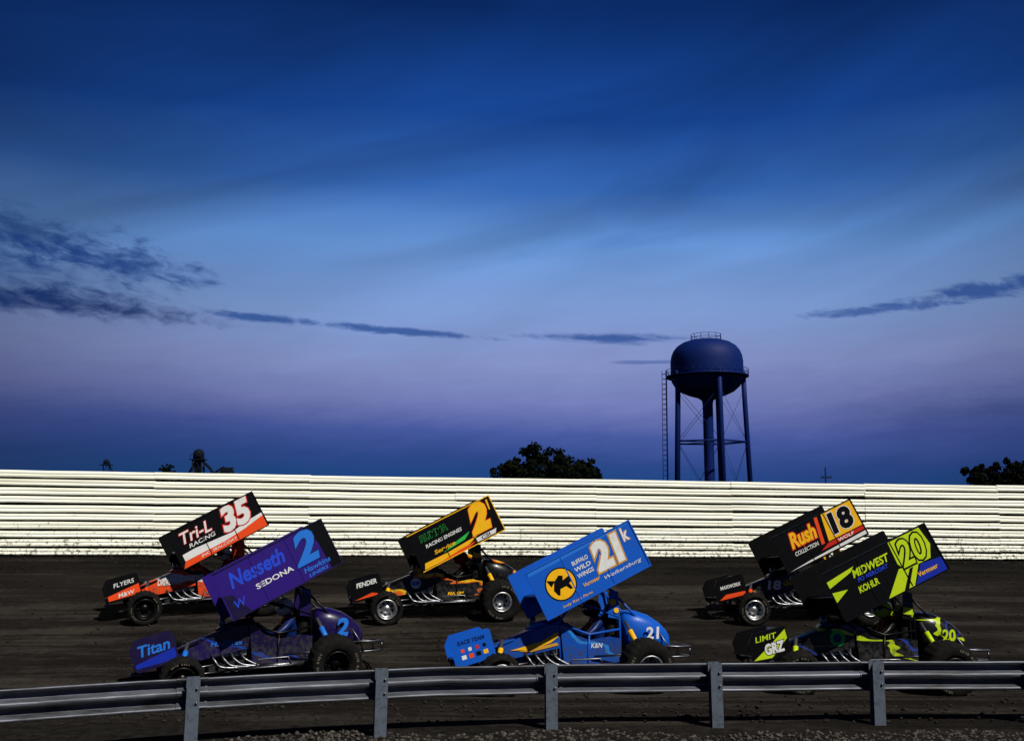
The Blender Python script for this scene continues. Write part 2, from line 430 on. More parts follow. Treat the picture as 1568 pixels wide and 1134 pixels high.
def build_rail():
    root=empty('guardrail')
    pts=[(-12.1,5.6),(-10.6,6.9),(-8.9,8.05),(-7.15,9.2),(-5.33,10.2),(-3.41,11.0),(-1.474,11.58),(0.46,11.92),(2.40,12.06),(4.33,12.17),(6.27,12.22),(8.2,12.22),(10.1,12.18),(12.0,12.1)]
    mb=MB()
    for i,(x,y) in enumerate(pts):
        a=pts[max(i-1,0)]; c=pts[min(i+1,len(pts)-1)]
        ang=math.atan2(c[1]-a[1],c[0]-a[0])+random.uniform(-.03,.03)
        M=Matrix.Translation((x,y,0))@Matrix.Rotation(ang,4,'Z')@Matrix.Rotation(random.uniform(-.018,.018),4,'Y')
        mb.box((-0.068,-0.012,-0.4),(0.068,0,0.728),POSTM,M)
        mb.box((-0.006,0,-0.4),(0.006,0.10,0.726),POSTM,M)
        mb.box((-0.068,0.10,-0.4),(0.068,0.112,0.728),POSTM,M)
        for zz in (0.47,0.62):
            mb.lathe([(0,-0.03),(0.014,-0.03),(0.014,-0.0125)],SILV,8,M@Matrix.Translation((0.035,0,zz)))
    mb.obj('posts',root)
    C=[Vector((x,y,0)) for x,y in pts]; Q=[]
    for i in range(len(C)-1):
        p0=C[max(i-1,0)];p1=C[i];p2=C[i+1];p3=C[min(i+2,len(C)-1)]
        for k in range(6):
            t=k/6; Q.append(0.5*((2*p1)+(p2-p0)*t+(2*p0-5*p1+4*p2-p3)*t*t+(3*p1-p0-3*p2+p3)*t**3))
    Q.append(C[-1])
    prof=[(0.014,.380),(0.0,.384),(0.0,.402),(.012,.414),(.066,.436),(.082,.452),(.082,.478),(.066,.494),(.012,.516),(0,.528),(0,.562),(.012,.574),(.066,.596),(.082,.612),(.082,.638),(.066,.654),(.012,.676),(0,.688),(0,.706),(.014,.712)]
    v=[];f=[]
    for i,p in enumerate(Q):
        a=Q[max(i-1,0)];c=Q[min(i+1,len(Q)-1)]
        t=(c-a).normalized(); nrm=Vector((-t.y,t.x,0))
        w=0.008*noise.noise(Vector((i*0.7,0,0)))
        for d,z in prof:
            q=p+nrm*(0.118+d+w); v.append((q.x,q.y,z+0.010*noise.noise(Vector((i*0.25,5,0)))))
    m=len(prof)
    for i in range(len(Q)-1):
        for j in range(m-1): f.append((i*m+j,(i+1)*m+j,(i+1)*m+j+1,i*m+j+1))
    me=bpy.data.meshes.new('w_beam'); me.from_pydata(v,[],f); me.materials.append(GALV); me.polygons.foreach_set('use_smooth',[True]*len(f)); me.update()
    ob=bpy.data.objects.new('w_beam',me); COL.objects.link(ob); ob.parent=root
    sd=ob.modifiers.new('s','SOLIDIFY'); sd.thickness=0.004
    mb=MB()
    for i in range(6,len(Q)-6,12):
        vs=[];fs=[]
        t=(Q[i+1]-Q[i-1]).normalized(); nrm=Vector((-t.y,t.x,0))
        for k in range(3):
            p=Q[i]+t*(-0.16+0.16*k)
            for d,z in prof:
                q=p+nrm*(0.118+d-0.012); vs.append((q.x,q.y,z+0.003))
        for k in range(2):
            for j in range(m-1): fs.append((k*m+j,(k+1)*m+j,(k+1)*m+j+1,k*m+j+1))
        mb.add(vs,fs,GALV,True)
    mb.obj('splices',root)
build_rail()

# ---------------------------------------------------------------- sprint car
def wheel(mb,cx,y,rad,w,side,rim,rr=0.19):
    hw=w/2
    M=Matrix.Translation((cx,y,rad))@(Matrix.Identity(4) if side<0 else Matrix.Rotation(math.pi,4,'Z'))@Matrix.Rotation(random.random()*6,4,'Y')
    P=[(rr,-hw*.86),(rr+.012,-hw*.95),(rr+.05,-hw*1.04),(rad-.10,-hw*1.08),(rad-.045,-hw*1.03),(rad-.012,-hw*.92),(rad,-hw*.8),(rad+.002,-hw*.4),(rad+.002,hw*.4),(rad,hw*.8),(rad-.012,hw*.92),(rad-.05,hw*1.03),(rr+.05,hw*1.04),(rr,hw*.86)]
    mb.lathe(P,RUBBER,72,M,mod=lambda k,j:(-0.014 if (k%3==0 and 5<=j<=10) else 0))
    mb.lathe([(rr+.002,-hw*.97),(rr+.004,-hw*1.02),(rr-.022,-hw*1.03),(rr-.028,-hw*.9),(rr-.03,-hw*.55),(rr*.72,-hw*.30),(.075,-hw*.32),(.065,-hw*.55),(.0,-hw*.56)],rim,40,M)
    mb.lathe([(rr,hw*.86),(rr-.03,hw*.4),(0.05,hw*.3),(0,hw*.3)],BLACKM,24,M)
    for k in range(12):
        a=k*math.pi/6
        mb.lathe([(0,-.006),(.008,-.006),(.008,.004)],ENGINE,6,M@Matrix.Translation(((rr-.01)*math.cos(a),-hw*1.03-0.002,(rr-.01)*math.sin(a))))
    for k in range(8):
        a=k*math.pi/4+.2
        q=0.115
        mb.lathe([(0,-.001),(.022,-.001),(.022,.003)],BLACKM,10,M@Matrix.Translation((q*math.cos(a),-hw*.325,q*math.sin(a))))
    for arc in (0,math.pi):
        for k in range(9):
            if k==4: continue
            a0=arc+k*0.13; a1=a0+0.06+.03*(k%2); r0=rad-.10; r1=rad-.065
            if r0<rr+.03: r0=rr+.035; r1=r0+.025
            yy=-hw*1.085-.002
            mb.add([(r0*math.cos(a0),yy,r0*math.sin(a0)),(r0*math.cos(a1),yy,r0*math.sin(a1)),(r1*math.cos(a1),yy+.002,r1*math.sin(a1)),(r1*math.cos(a0),yy+.002,r1*math.sin(a0))],[(0,1,2,3)],LETTER,False,M)

def circle(cx,cy,r,n=28): return [(cx+r*math.cos(2*math.pi*k/n),cy+r*math.sin(2*math.pi*k/n)) for k in range(n)]

WL,WH=1.80,0.76
ALPHA=R(25)
ROLL=Matrix.Translation((0,0,.37))@Matrix.Rotation(R(-10),4,'X')@Matrix.Translation((0,0,-.4))
def planeM(origin,ang):
    c,s=math.cos(ang),math.sin(ang)
    return Matrix(((c,-s,0,origin[0]),(0,0,-1,origin[1]),(s,c,0,origin[2]),(0,0,0,1)))

def build_car(cfg):
    X,Y=cfg['pos']; yaw=R(cfg['yaw'])
    z0=gz(X,Y-0.75); z1=gz(X,Y+0.75)
    roll=math.atan2(z1-z0,1.5)
    M=Matrix.Translation((X,Y,(z0+z1)/2-0.012))@Matrix.Rotation(roll,4,'X')@Matrix.Rotation(yaw,4,'Z')
    root=empty('sprint_car',M)
    RM=ROLL@Matrix.Rotation(R(cfg.get('pitch',0)),4,'Y')
    body=cfg['body']; frame=cfg['frame']; wingm=cfg['wing']
    mb=MB(); T=mb.tube
    wheel(mb,-1.13,-.72,.315,.24,-1,cfg['rim']); wheel(mb,-1.13,.72,.315,.24,1,cfg['rim'])
    wheel(mb,1.05,-.78,.385,.40,-1,cfg['rim']); wheel(mb,1.05,.80,.425,.46,1,cfg['rim'])
    T([(-1.13,-.68,.315),(-1.13,.68,.315)],.032,CHROME); T([(1.05,-.75,.40),(1.05,.75,.42)],.045,ENGINE)
    T([(-1.30,-.62,.36),(-1.30,.5,.36)],.012,CHROME)
    mb.loft([(.93,.40,.10,.12),(1.05,.40,.14,.16),(1.17,.40,.10,.12)],ENGINE)
    mb.obj('wheels_and_axles',root)
    mb=MB(); T=mb.tube
    for sd in (-1,1):
        T([(-1.45,.2*sd,.30),(-1.1,.24*sd,.24),(.75,.30*sd,.22),(1.0,.28*sd,.30),(1.35,.22*sd,.52)],.021,frame)
        T([(-1.4,.19*sd,.40),(-1.15,.22*sd,.60),(-.15,.31*sd,.93),(.10,.29*sd,1.25),(.20,.27*sd,1.31),(.62,.27*sd,1.42),(.74,.28*sd,1.37),(.80,.30*sd,.95),(.78,.30*sd,.22)],.021,frame)
        T([(.72,.28*sd,1.36),(1.05,.26*sd,1.0),(1.4,.22*sd,.55)],.018,frame)
        T([(-.15,.31*sd,.93),(-.15,.30*sd,.24)],.018,frame)
        T([(-.7,.25*sd,.74),(-.75,.26*sd,.24)],.018,frame)
        T([(-.12,.33*sd,.90),(.30,.37*sd,.74),(.79,.32*sd,.80)],.019,frame)
        T([(.30,.37*sd,.74),(.25,.34*sd,.24)],.016,frame)
        T([(.10,.29*sd,1.25),(.79,.31*sd,.98)],.014,frame)
        T([(-1.13,.50*sd,.33),(-.45,.36*sd,.38)],.013,CHROME); T([(-1.13,.50*sd,.25),(-.40,.34*sd,.26)],.013,CHROME)
        T([(1.05,.55*sd,.44),(.35,.40*sd,.42)],.016,CHROME); T([(1.05,.55*sd,.34),(.55,.38*sd,.28)],.014,frame)
        T([(-1.13,.46*sd,.34),(-1.02,.26*sd,.70)],.028,SILV); T([(-1.115,.43*sd,.39),(-1.05,.32*sd,.58)],.040,cfg['accent'],10)
        T([(1.05,.50*sd,.46),(.88,.33*sd,.92)],.026,SILV); T([(1.03,.47*sd,.53),(.93,.38*sd,.78)],.042,cfg['accent'],10)
        T([(-.30,.33*sd,.24),(-.22,.60*sd,.27),(-.10,.66*sd,.28),(.42,.66*sd,.28),(.52,.60*sd,.27),(.62,.33*sd,.24)],.017,CHROME)
        T([(-.10,.66*sd,.28),(-.05,.64*sd,.40),(.38,.64*sd,.40),(.42,.66*sd,.28)],.014,CHROME)
        for i in range(4):
            x=-.70+.14*i
            T([(x,.22*sd,.50),(x+.01,.34*sd,.50),(x+.05,.42*sd,.42),(x+.18,.44*sd,.31+.01*i),(.02,.44*sd,.29)],.022,CHROME,8,None,True)
        T([(-.02,.44*sd,.29),(.25,.45*sd,.28),(.72,.47*sd,.28)],.042,CHROME,12)
        T([(.22,.25*sd,1.31),(.18,.25*sd,cfg['wz']+.57)],.016,CHROME); T([(.62,.25*sd,1.42),(.66,.25*sd,cfg['wz']+.93)],.016,CHROME)
        T([(.62,.25*sd,1.42),(.24,.25*sd,cfg['wz']+.58)],.012,CHROME)
    for a in (-.15,.20,.62,.79): 
        zz={-.15:.93,.20:1.31,.62:1.42,.79:.98}[a]; T([(a,-.29,zz),(a,.29,zz)],.019,frame)
    T([(-1.40,-.20,.30),(-1.72,-.22,.30),(-1.80,-.14,.31),(-1.80,.14,.31),(-1.72,.22,.30),(-1.40,.20,.30)],.017,CHROME)
    T([(-1.72,-.20,.30),(-1.76,-.16,.44),(-1.76,.16,.44),(-1.72,.20,.30)],.014,CHROME)
    T([(1.30,-.22,.50),(1.55,-.34,.52),(1.86,-.34,.50),(1.93,-.26,.50),(1.93,.26,.50),(1.86,.34,.50),(1.55,.34,.52),(1.30,.22,.50)],.017,CHROME)
    T([(1.25,-.22,.36),(1.88,-.30,.36),(1.92,-.24,.36),(1.92,.24,.36),(1.88,.30,.36),(1.25,.22,.36)],.015,CHROME)
    for yy in (-.28,.28): T([(1.90,yy,.36),(1.90,yy,.50)],.013,CHROME); T([(1.6,yy,.36),(1.55,yy*1.1,.52),(1.38,yy*.8,.82)],.012,CHROME)
    mb.box((-.80,-.20,.24),(-.15,.20,.50),ENGINE); mb.box((-.78,-.27,.46),(-.18,-.14,.60),ALU); mb.box((-.78,.14,.46),(-.18,.27,.60),ALU)
    mb.box((-.86,-.10,.30),(-.80,.10,.55),ENGINE)
    T([(-.5,-.02,.86),(-.5,-.02,1.02)],.05,CHROME,12)
    mb.obj('chassis',root,RM)
    mb=MB()
    mb.loft([(-1.47,.44,.035,.07),(-1.42,.45,.06,.11),(-1.22,.50,.10,.18),(-.95,.58,.13,.24),(-.65,.67,.15,.28),(-.35,.76,.155,.31),(-.14,.81,.15,.325)],body)
    mb.loft([(-.60,.84,.03,.10),(-.5,.87,.06,.15),(-.15,.93,.07,.18),(-.06,.95,.05,.17)],body)
    mb.loft([(.86,.80,.24,.26),(.92,.80,.28,.30),(1.10,.78,.29,.32),(1.30,.74,.26,.30),(1.48,.67,.21,.25),(1.58,.62,.16,.20),(1.63,.60,.10,.14)],cfg['tail'],pw=.7)
    for sd in (-1,1):
        yy=-.345 if sd<0 else .357
        Mp=planeM((0,yy,0),0)
        mb.plate([(-.10,.26),(.78,.26),(.80,.66),(.62,.70),(.30,.66),(.08,.74),(-.06,.90),(-.14,.88)],.010,body,Mp)
        mb.plate([(-1.05,.50),(-.84,.44),(-.16,.56),(-.16,.90),(-.35,.88),(-.85,.70)],.010,body,planeM((0,-.335 if sd<0 else .347,0),0))
        mb.plate([(.62,.98),(.80,.95),(.80,1.36),(.66,1.38)],.008,cfg['tail'],planeM((0,-.305 if sd<0 else .315,0),0))
    mb.loft([(.62,.60,.34,.22),(.70,.72,.46,.23),(.78,.74,.46,.22)],BLACKM)
    mb.box((.30,-.21,.27),(.70,.21,.36),BLACKM)
    mb.lathe([(0.165,-.012),(0.18,0),(0.165,.012),(0.15,0),(0.165,-.012)],BLACKM,28,Matrix.Translation((-.02,0,.86))@Matrix.Rotation(R(90),4,'Z')@Matrix.Rotation(R(-20),4,'X'))
    mb.tube([(-.02,0,.86),(-.14,0,.80)],.018,BLACKM)
    mb.obj('bodywork',root,RM)
    mb=MB()
    O=Vector((-.42,-.76,cfg['wz']))
    W=planeM(O,ALPHA); W2=planeM((O.x,.78,O.z),ALPHA)
    board=[(0,.02),(.02,0),(WL-.02,0),(WL,.02),(WL,WH-.02),(WL-.02,WH),(.03,WH),(0,WH-.03)]
    mb.plate(board,.018,wingm,W); mb.plate(board,.018,wingm,W2)
    for (a,b,c2,d) in [(0,0,WL,.018),(0,WH-.018,WL,WH),(WL-.018,.018,WL,WH-.018)]:
        mb.plate([(a,b),(c2,b),(c2,d),(a,d)],.012,cfg['edge'],W@Matrix.Translation((0,0,.018)))
    for a in (.58,1.16):
        mb.plate([(a,.03),(a+.014,.03),(a+.014,WH-.03),(a,WH-.03)],.007,wingm,W@Matrix.Translation((0,0,.018)))
    n=18; vs=[]; fs=[]
    for k in range(n+1):
        u=k/n; sx=.10+u*1.66; camber=.34-.06*math.sin(u*math.pi*.8)+.30*max(0,u-.35)**1.7
        th=.035*(1-u)**.6*(u+.03)**.3+.006
        for yy in (-.74,.76):
            for sg in (1,-1):
                p=W@Vector((sx,camber+sg*th,0)); vs.append((p.x,yy,p.z))
    for k in range(n):
        a=4*k;b=4*(k+1)
        fs+= [(a,a+2,b+2,b),(a+1,b+1,b+3,a+3)]
    fs+=[(0,1,3,2),(4*n,4*n+2,4*n+3,4*n+1)]
    mb.add(vs,fs,cfg['foil'],True)
    p=W@Vector((1.75,.50,0))
    mb.box((p.x-.005,-.74,p.z-.05),(p.x+.008,.76,p.z+.12),cfg['foil'])
    mb.obj('top_wing',root,RM)
    mb=MB(); cfg['art'](mb,W@Matrix.Translation((0,0,.019)))
    mb.obj('wing_graphics',root,RM)
    mb=MB()
    NA=R(14); NW=planeM((-1.74,-.46,.33),NA); NW2=planeM((-1.74,.47,.33),NA)
    nb=[(0,.05),(.05,0),(.60,0),(.62,.02),(.62,.40),(.58,.43),(.10,.43),(0,.30)]
    mb.plate(nb,.012,cfg['nose'],NW); mb.plate(nb,.012,cfg['nose'],NW2)
    vs=[];fs=[];n=10
    for k in range(n+1):
        u=k/n; sx=.02+u*.56; cb=.10-.02*math.sin(u*3)+.30*u**1.6
        for yy in (-.455,.455):
            for sg in (1,-1):
                p=NW@Vector((sx,cb+sg*.016*(1-u*.7),0)); vs.append((p.x,yy,p.z))
    for k in range(n):
        a=4*k;b=4*(k+1); fs+=[(a,a+2,b+2,b),(a+1,b+1,b+3,a+3)]
    fs+=[(0,1,3,2),(4*n,4*n+2,4*n+3,4*n+1)]
    mb.add(vs,fs,cfg['nosefoil'],True)
    for yy in (-.12,.12): mb.tube([(-1.35,yy,.42),(-1.50,yy,.50)],.014,CHROME)
    cfg['noseart'](mb,NW@Matrix.Translation((0,0,.0135)))
    mb.obj('nose_wing',root,RM)
    mb=MB(); cfg['bodyart'](mb,planeM((0,-.345,0),0)@Matrix.Translation((0,0,.0125)))
    if mb.v: mb.obj('body_graphics',root,RM)
    return M@RM

def art35(mb,W):
    F=mb.flat
    F([(.02,.02),(1.77,.02),(1.77,.24),(1.35,.17),(.9,.13),(.1,.14)],.001,ORG,W)
    F([(.1,.14),(.9,.13),(1.35,.17),(1.77,.24),(1.77,.30),(1.45,.28),(1.1,.22),(.75,.25),(.35,.28),(.1,.27)],.0015,WHITE,W)
    put_text(mb,'35',(.98,.25,1.64,.74),WHITE,W,.004,.25,.05,RED,.035)
    put_text(mb,'Tri-L',(.20,.44,.80,.66),WHITE,W,.004,.3,.01,RED,.03)
    put_text(mb,'RACING',(.28,.32,.82,.40),WHITE,W,.004,.2,.01)
    put_text(mb,'INC. SEALCOAT',(.4,.06,1.15,.11),WHITE,W,.004,.2,.01)
def nose35(mb,W):
    mb.flat([(.02,.05),(.60,.03),(.60,.22),(.02,.14)],.001,ORG,W)
    put_text(mb,'FLYERS',(.16,.26,.54,.34),WHITE,W,.003,.2,.01); put_text(mb,'M&W',(.2,.06,.5,.14),WHITE,W,.003,.2,.01)
def body35(mb,W):
    put_text(mb,'DRIVEWAY',(-.86,.60,-.40,.72),WHITE,W,.002,.1,.03); put_text(mb,'COMPANY',(-.36,.66,.0,.76),WHITE,W,.002,.1,.03)
    put_text(mb,'35',(.3,.4,.6,.62),WHITE,W,.002,.2,.03)
def artN2(mb,W):
    F=mb.flat
    F([(1.62,.02),(1.78,.02),(1.78,.74),(1.50,.74),(1.60,.45)],.001,BLACK,W)
    F([(.02,.02),(.30,.02),(.15,.35),(.02,.40)],.001,DPURP,W)
    put_text(mb,'2',(1.16,.24,1.58,.73),CYAN,W,.004,.25,.04,DBLU,.02)
    put_text(mb,'Nesseth',(.18,.42,1.06,.66),MBLU,W,.004,.25,.03)
    put_text(mb,'SEDONA',(.50,.25,1.10,.33),WHITE,W,.004,.0,.02)
    put_text(mb,'Hawkins',(1.22,.12,1.66,.20),CYAN,W,.004,.2,.02); put_text(mb,'LINERS',(1.26,.04,1.58,.09),CYAN,W,.004,.2,.02)
    put_text(mb,'W',(.12,.14,.30,.26),MBLU,W,.004,.2,.01)
def noseN2(mb,W):
    mb.flat([(.03,.06),(.59,.03),(.59,.20),(.03,.12)],.001,ROYAL,W)
    put_text(mb,'Titan',(.10,.20,.54,.36),CYAN,W,.003,.2,.02)
def bodyN2(mb,W):
    put_text(mb,'HaulTrax',(-.70,.62,-.24,.69),CYAN,W,.002,.2,.01)
    put_text(mb,'2',(1.15,.62,1.36,.90),CYAN,W@Matrix.Translation((0,0,.02)),.002,.2,.04)
def artY2(mb,W):
    F=mb.flat
    F([(.05,.03),(.9,.03),(1.25,.16),(.6,.13),(.1,.14)],.001,YEL,W)
    F([(.3,.02),(1.0,.02),(1.2,.08),(.8,.07)],.0025,ORG,W)
    F([(.5,.16),(1.0,.20),(1.15,.30),(.8,.24)],.0025,GRN,W)
    put_text(mb,'2',(1.16,.17,1.64,.745),YEL,W,.004,.25,.075,ORG,.015)
    put_text(mb,"'",(1.68,.5,1.73,.70),YEL,W,.004,.25,.03)
    put_text(mb,'RUMMA',(.20,.52,.78,.65),BLACK,W,.004,.2,.02,GRN,.03)
    put_text(mb,'RACING ENGINES',(.25,.38,1.03,.45),WHITE,W,.004,.2,.02)
    put_text(mb,'Service',(.35,.20,.80,.28),YEL,W,.004,.2,.02)
    F([(1.2,.04),(1.6,.04),(1.65,.12),(1.2,.12)],.002,WHITE,W); put_text(mb,'CSI',(1.3,.05,1.5,.11),BLACK,W,.004,.1,.03)
def noseY2(mb,W):
    put_text(mb,'FENDER',(.14,.25,.54,.34),WHITE,W,.003,.2,.03); mb.flat([(.05,.04),(.58,.03),(.4,.10)],.001,ORG,W)
def bodyY2(mb,W):
    mb.flat(circle(-.52,.66,.10),.002,WHITE,W); put_text(mb,'RIDER',(-.60,.62,-.44,.70),MBLU,W,.004,.2,.04)
    put_text(mb,'MAXIM',(.1,.41,.42,.47),YEL,W,.002,.2,.03)
def art21(mb,W):
    F=mb.flat
    F(circle(.42,.38,.245,36),.001,BLACK,W); F(circle(.42,.38,.225,36),.0022,YEL,W)
    F([(.28,.34),(.34,.45),(.44,.51),(.50,.48),(.47,.42),(.58,.44),(.60,.36),(.54,.34),(.56,.25),(.52,.25),(.48,.32),(.38,.32),(.34,.24),(.31,.25)],.0035,BLACK,W)
    F([(.36,.46),(.24,.52),(.27,.40)],.0035,BLACK,W)
    for i,t in enumerate(('BUFFALO','WILD','WINGS')): put_text(mb,t,(.70,.53-.10*i,.97,.595-.10*i),WHITE,W,.004,.1,.02)
    put_text(mb,'21',(1.02,.26,1.52,.70),WHITE,W,.004,.1,.06,GOLD,.045)
    put_text(mb,'k',(1.58,.50,1.69,.70),WHITE,W,.004,.1,.03,GOLD,.03)
    put_text(mb,'Vermeer',(.72,.18,1.00,.24),YEL,W,.004,.2,.01)
    put_text(mb,'Weikersburg',(1.06,.12,1.70,.19),WHITE,W,.004,.3,.0)
    put_text(mb,'Indy Race Parts',(.30,.04,.80,.09),YEL,W,.004,.2,.0)
    F([(.03,.68),(.8,.69),(1.76,.72),(1.76,.735),(.03,.735)],.001,CYAN,W)
def nose21(mb,W):
    for i,c in enumerate((WHITE,ORG,BLACK,YEL)):
        a=.12+i*.11; mb.flat([(a,.09),(a+.07,.09),(a+.07,.15),(a,.15)],.001,c,W); mb.flat([(a+.01,.19),(a+.06,.19),(a+.06,.24),(a+.01,.24)],.001,(ORG,WHITE,RED,BLACK)[i],W)
    put_text(mb,'RACE TEAM',(.10,.30,.52,.36),DBLU,W,.003,.2,.03)
def body21(mb,W):
    mb.flat([(-.92,.55),(-.45,.66),(-.18,.80),(-.18,.72),(-.3,.64),(-.6,.55)],.001,YEL,W)
    mb.flat([(-.8,.53),(-.2,.64),(-.18,.60),(-.6,.52)],.0015,GOLD,W)
    put_text(mb,'K&N',(.32,.54,.50,.61),WHITE,W,.002,.2,.01)
    put_text(mb,'21',(1.18,.64,1.40,.82),WHITE,W@Matrix.Translation((0,0,.02)),.002,.1,.03)
    mb.flat(circle(.70,1.20,.05,14),.0,YEL,W@Matrix.Translation((0,0,-.025))); mb.flat(circle(.75,1.08,.04,14),.0,YEL,W@Matrix.Translation((0,0,-.025)))
def art18(mb,W):
    F=mb.flat
    F([(1.02,.22),(1.77,.22),(1.77,.74),(1.12,.74)],.001,YEL,W)
    F([(.96,.74),(1.03,.74),(.93,.22),(.86,.22)],.001,ORG,W)
    F([(.05,.03),(1.77,.03),(1.77,.10),(.5,.06)],.001,WHITE,W)
    F([(.8,.12),(1.77,.13),(1.77,.2),(1.0,.2)],.001,RED,W)
    put_text(mb,'18',(1.18,.28,1.68,.70),BLACK,W,.004,.1,.05,WHITE,.03)
    put_text(mb,'Rush',(.30,.38,.88,.68),YEL,W,.004,.3,.04,RED,.05)
    put_text(mb,'COLLECTION',(.30,.24,.82,.32),WHITE,W,.004,.2,.02)
    put_text(mb,'WOLF',(1.2,.13,1.55,.19),WHITE,W,.004,.2,.02)
def nose18(mb,W):
    put_text(mb,'MAXWORX',(.12,.22,.54,.29),WHITE,W,.003,.2,.03); mb.flat([(.05,.04),(.58,.03),(.58,.10),(.2,.12)],.001,ORG,W)
def body18(mb,W):
    put_text(mb,'18',(-.72,.58,-.45,.76),WHITE,W,.002,.1,.04,RED,.03); put_text(mb,'LEARS',(-.40,.66,-.16,.76),YEL,W,.002,.2,.02)
def art20(mb,W):
    F=mb.flat
    F([(.02,.62),(.50,.66),(.42,.60),(.02,.52)],.001,LIME,W)
    F([(.02,.45),(.26,.40),(.02,.30)],.001,LIME,W)
    F([(.75,.02),(1.02,.02),(1.28,.30),(1.10,.33)],.001,LIME,W); F([(1.10,.02),(1.20,.02),(1.40,.26),(1.34,.30)],.0013,LIME,W)
    F([(1.22,.02),(1.77,.02),(1.77,.22),(1.44,.26)],.001,ROYAL,W)
    F([(1.14,.74),(1.12,.40),(1.20,.27),(1.62,.27),(1.72,.45),(1.68,.74)],.0016,LIME,W)
    put_text(mb,'20',(1.18,.30,1.64,.70),LIME,W,.004,.2,.02,BLACK,.05)
    put_text(mb,'MIDWEST',(.42,.50,1.06,.62),LIME,W,.004,.3,.03)
    put_text(mb,'POWERCOAT',(.46,.42,.98,.48),MBLU,W,.004,.2,.02)
    put_text(mb,'KOHLR',(.40,.27,.74,.37),LIME,W,.004,.2,.03)
    put_text(mb,'Vermeer',(1.32,.10,1.66,.17),YEL,W,.004,.1,.02)
def nose20(mb,W):
    mb.flat([(.02,.05),(.3,.03),(.6,.25),(.6,.38),(.3,.2)],.001,LIME,W); put_text(mb,'GRZ',(.22,.08,.54,.24),WHITE,W,.003,.2,.05,BLACK,.05); put_text(mb,'LIMIT',(.12,.29,.46,.37),LIME,W,.003,.2,.01)
def body20(mb,W):
    mb.flat(circle(-.42,.70,.12,9),.001,GRN,W); mb.flat(circle(-.42,.70,.07,7),.0025,DBLU,W)
    put_text(mb,'20',(1.17,.64,1.38,.82),LIME,W@Matrix.Translation((0,0,.02)),.002,.1,.03)
    mb.flat([(.62,1.05),(.78,1.03),(.78,1.13),(.64,1.15)],.0,LIME,W@Matrix.Translation((0,0,-.025)))

OR=(242,78,18);BK=(7,7,9);WH_=(225,225,225)
L35=livery('orange_white_livery',[(0,OR),(.66,WH_),(.74,OR),(.84,BK),(.90,OR)],.25,1.1,.5,off=.0)
LN2=livery('purple_livery',[(0,(26,13,76)),(.55,(16,60,155)),(.59,(18,10,52)),(.9,(42,20,120))],.3,.9,.6,off=.1)
LY2=livery('black_flame_livery',[(0,BK),(.55,(240,110,20)),(.62,(250,195,20)),(.74,BK)],.5,1.7,1.1,off=.35,scale=4)
L21=livery('blue_livery',[(0,(12,78,180)),(.7,(40,130,220)),(.74,(10,64,155)),(.94,(8,40,110))],.3,.8,.5,off=.15)
L18=livery('black_gold_livery',[(0,BK),(.66,(190,130,50)),(.70,BK),(.9,(45,45,48))],.4,1.6,.8,off=.2,scale=4)
L20=livery('lime_black_livery',[(0,BK),(.53,(192,216,14)),(.62,BK),(.80,(30,58,170)),(.84,BK)],.6,1.7,1.0,off=.45,scale=3.5)
BLUF=paint('blue_frame',(12,82,190),.4,k=.75)
NZ,FZ=.965,.855
cars=[
 dict(pos=(-6.15,20.2),yaw=25,wz=FZ,body=L35,frame=BLACK,wing=BLACK,foil=WHITE,edge=BLACK,nose=BLACK,nosefoil=ORG,tail=ORG,accent=ORG,rim=BLACK,art=art35,noseart=nose35,bodyart=body35),
 dict(pos=(-3.92,15.75),yaw=22,wz=NZ,body=LN2,frame=BLACK,wing=PURP,foil=DPURP,edge=DPURP,nose=DPURP,nosefoil=ROYAL,tail=LN2,accent=CYAN,rim=BLACK,art=artN2,noseart=noseN2,bodyart=bodyN2),
 dict(pos=(-1.43,20.2),yaw=13,wz=FZ,body=LY2,frame=BLACK,wing=BLACK,foil=BLACK,edge=YEL,nose=BLACK,nosefoil=BLACK,tail=LY2,accent=YEL,rim=RIM,art=artY2,noseart=noseY2,bodyart=bodyY2),
 dict(pos=(0.82,15.75),yaw=10,wz=NZ,body=L21,frame=BLUF,wing=BLUE,foil=BLUE,edge=BLUE,nose=BLUE,nosefoil=BLUE,tail=BLUE,accent=YEL,rim=ALU,art=art21,noseart=nose21,bodyart=body21),
 dict(pos=(5.68,20.2),yaw=3,wz=FZ,body=L18,frame=BLACK,wing=BLACK,foil=BLACK,edge=BLACK,nose=BLACK,nosefoil=BLACK,tail=YEL,accent=ORG,rim=RIM,art=art18,noseart=nose18,bodyart=body18),
 dict(pos=(5.30,15.75),yaw=2,wz=NZ-.03,body=L20,frame=BLACK,wing=BLACK,foil=BLACK,edge=BLACK,nose=BLACK,nosefoil=BLACK,tail=L20,accent=LIME,rim=BLACK,art=art20,noseart=nose20,bodyart=body20),
]
car_M=[build_car(c) for c in cars]

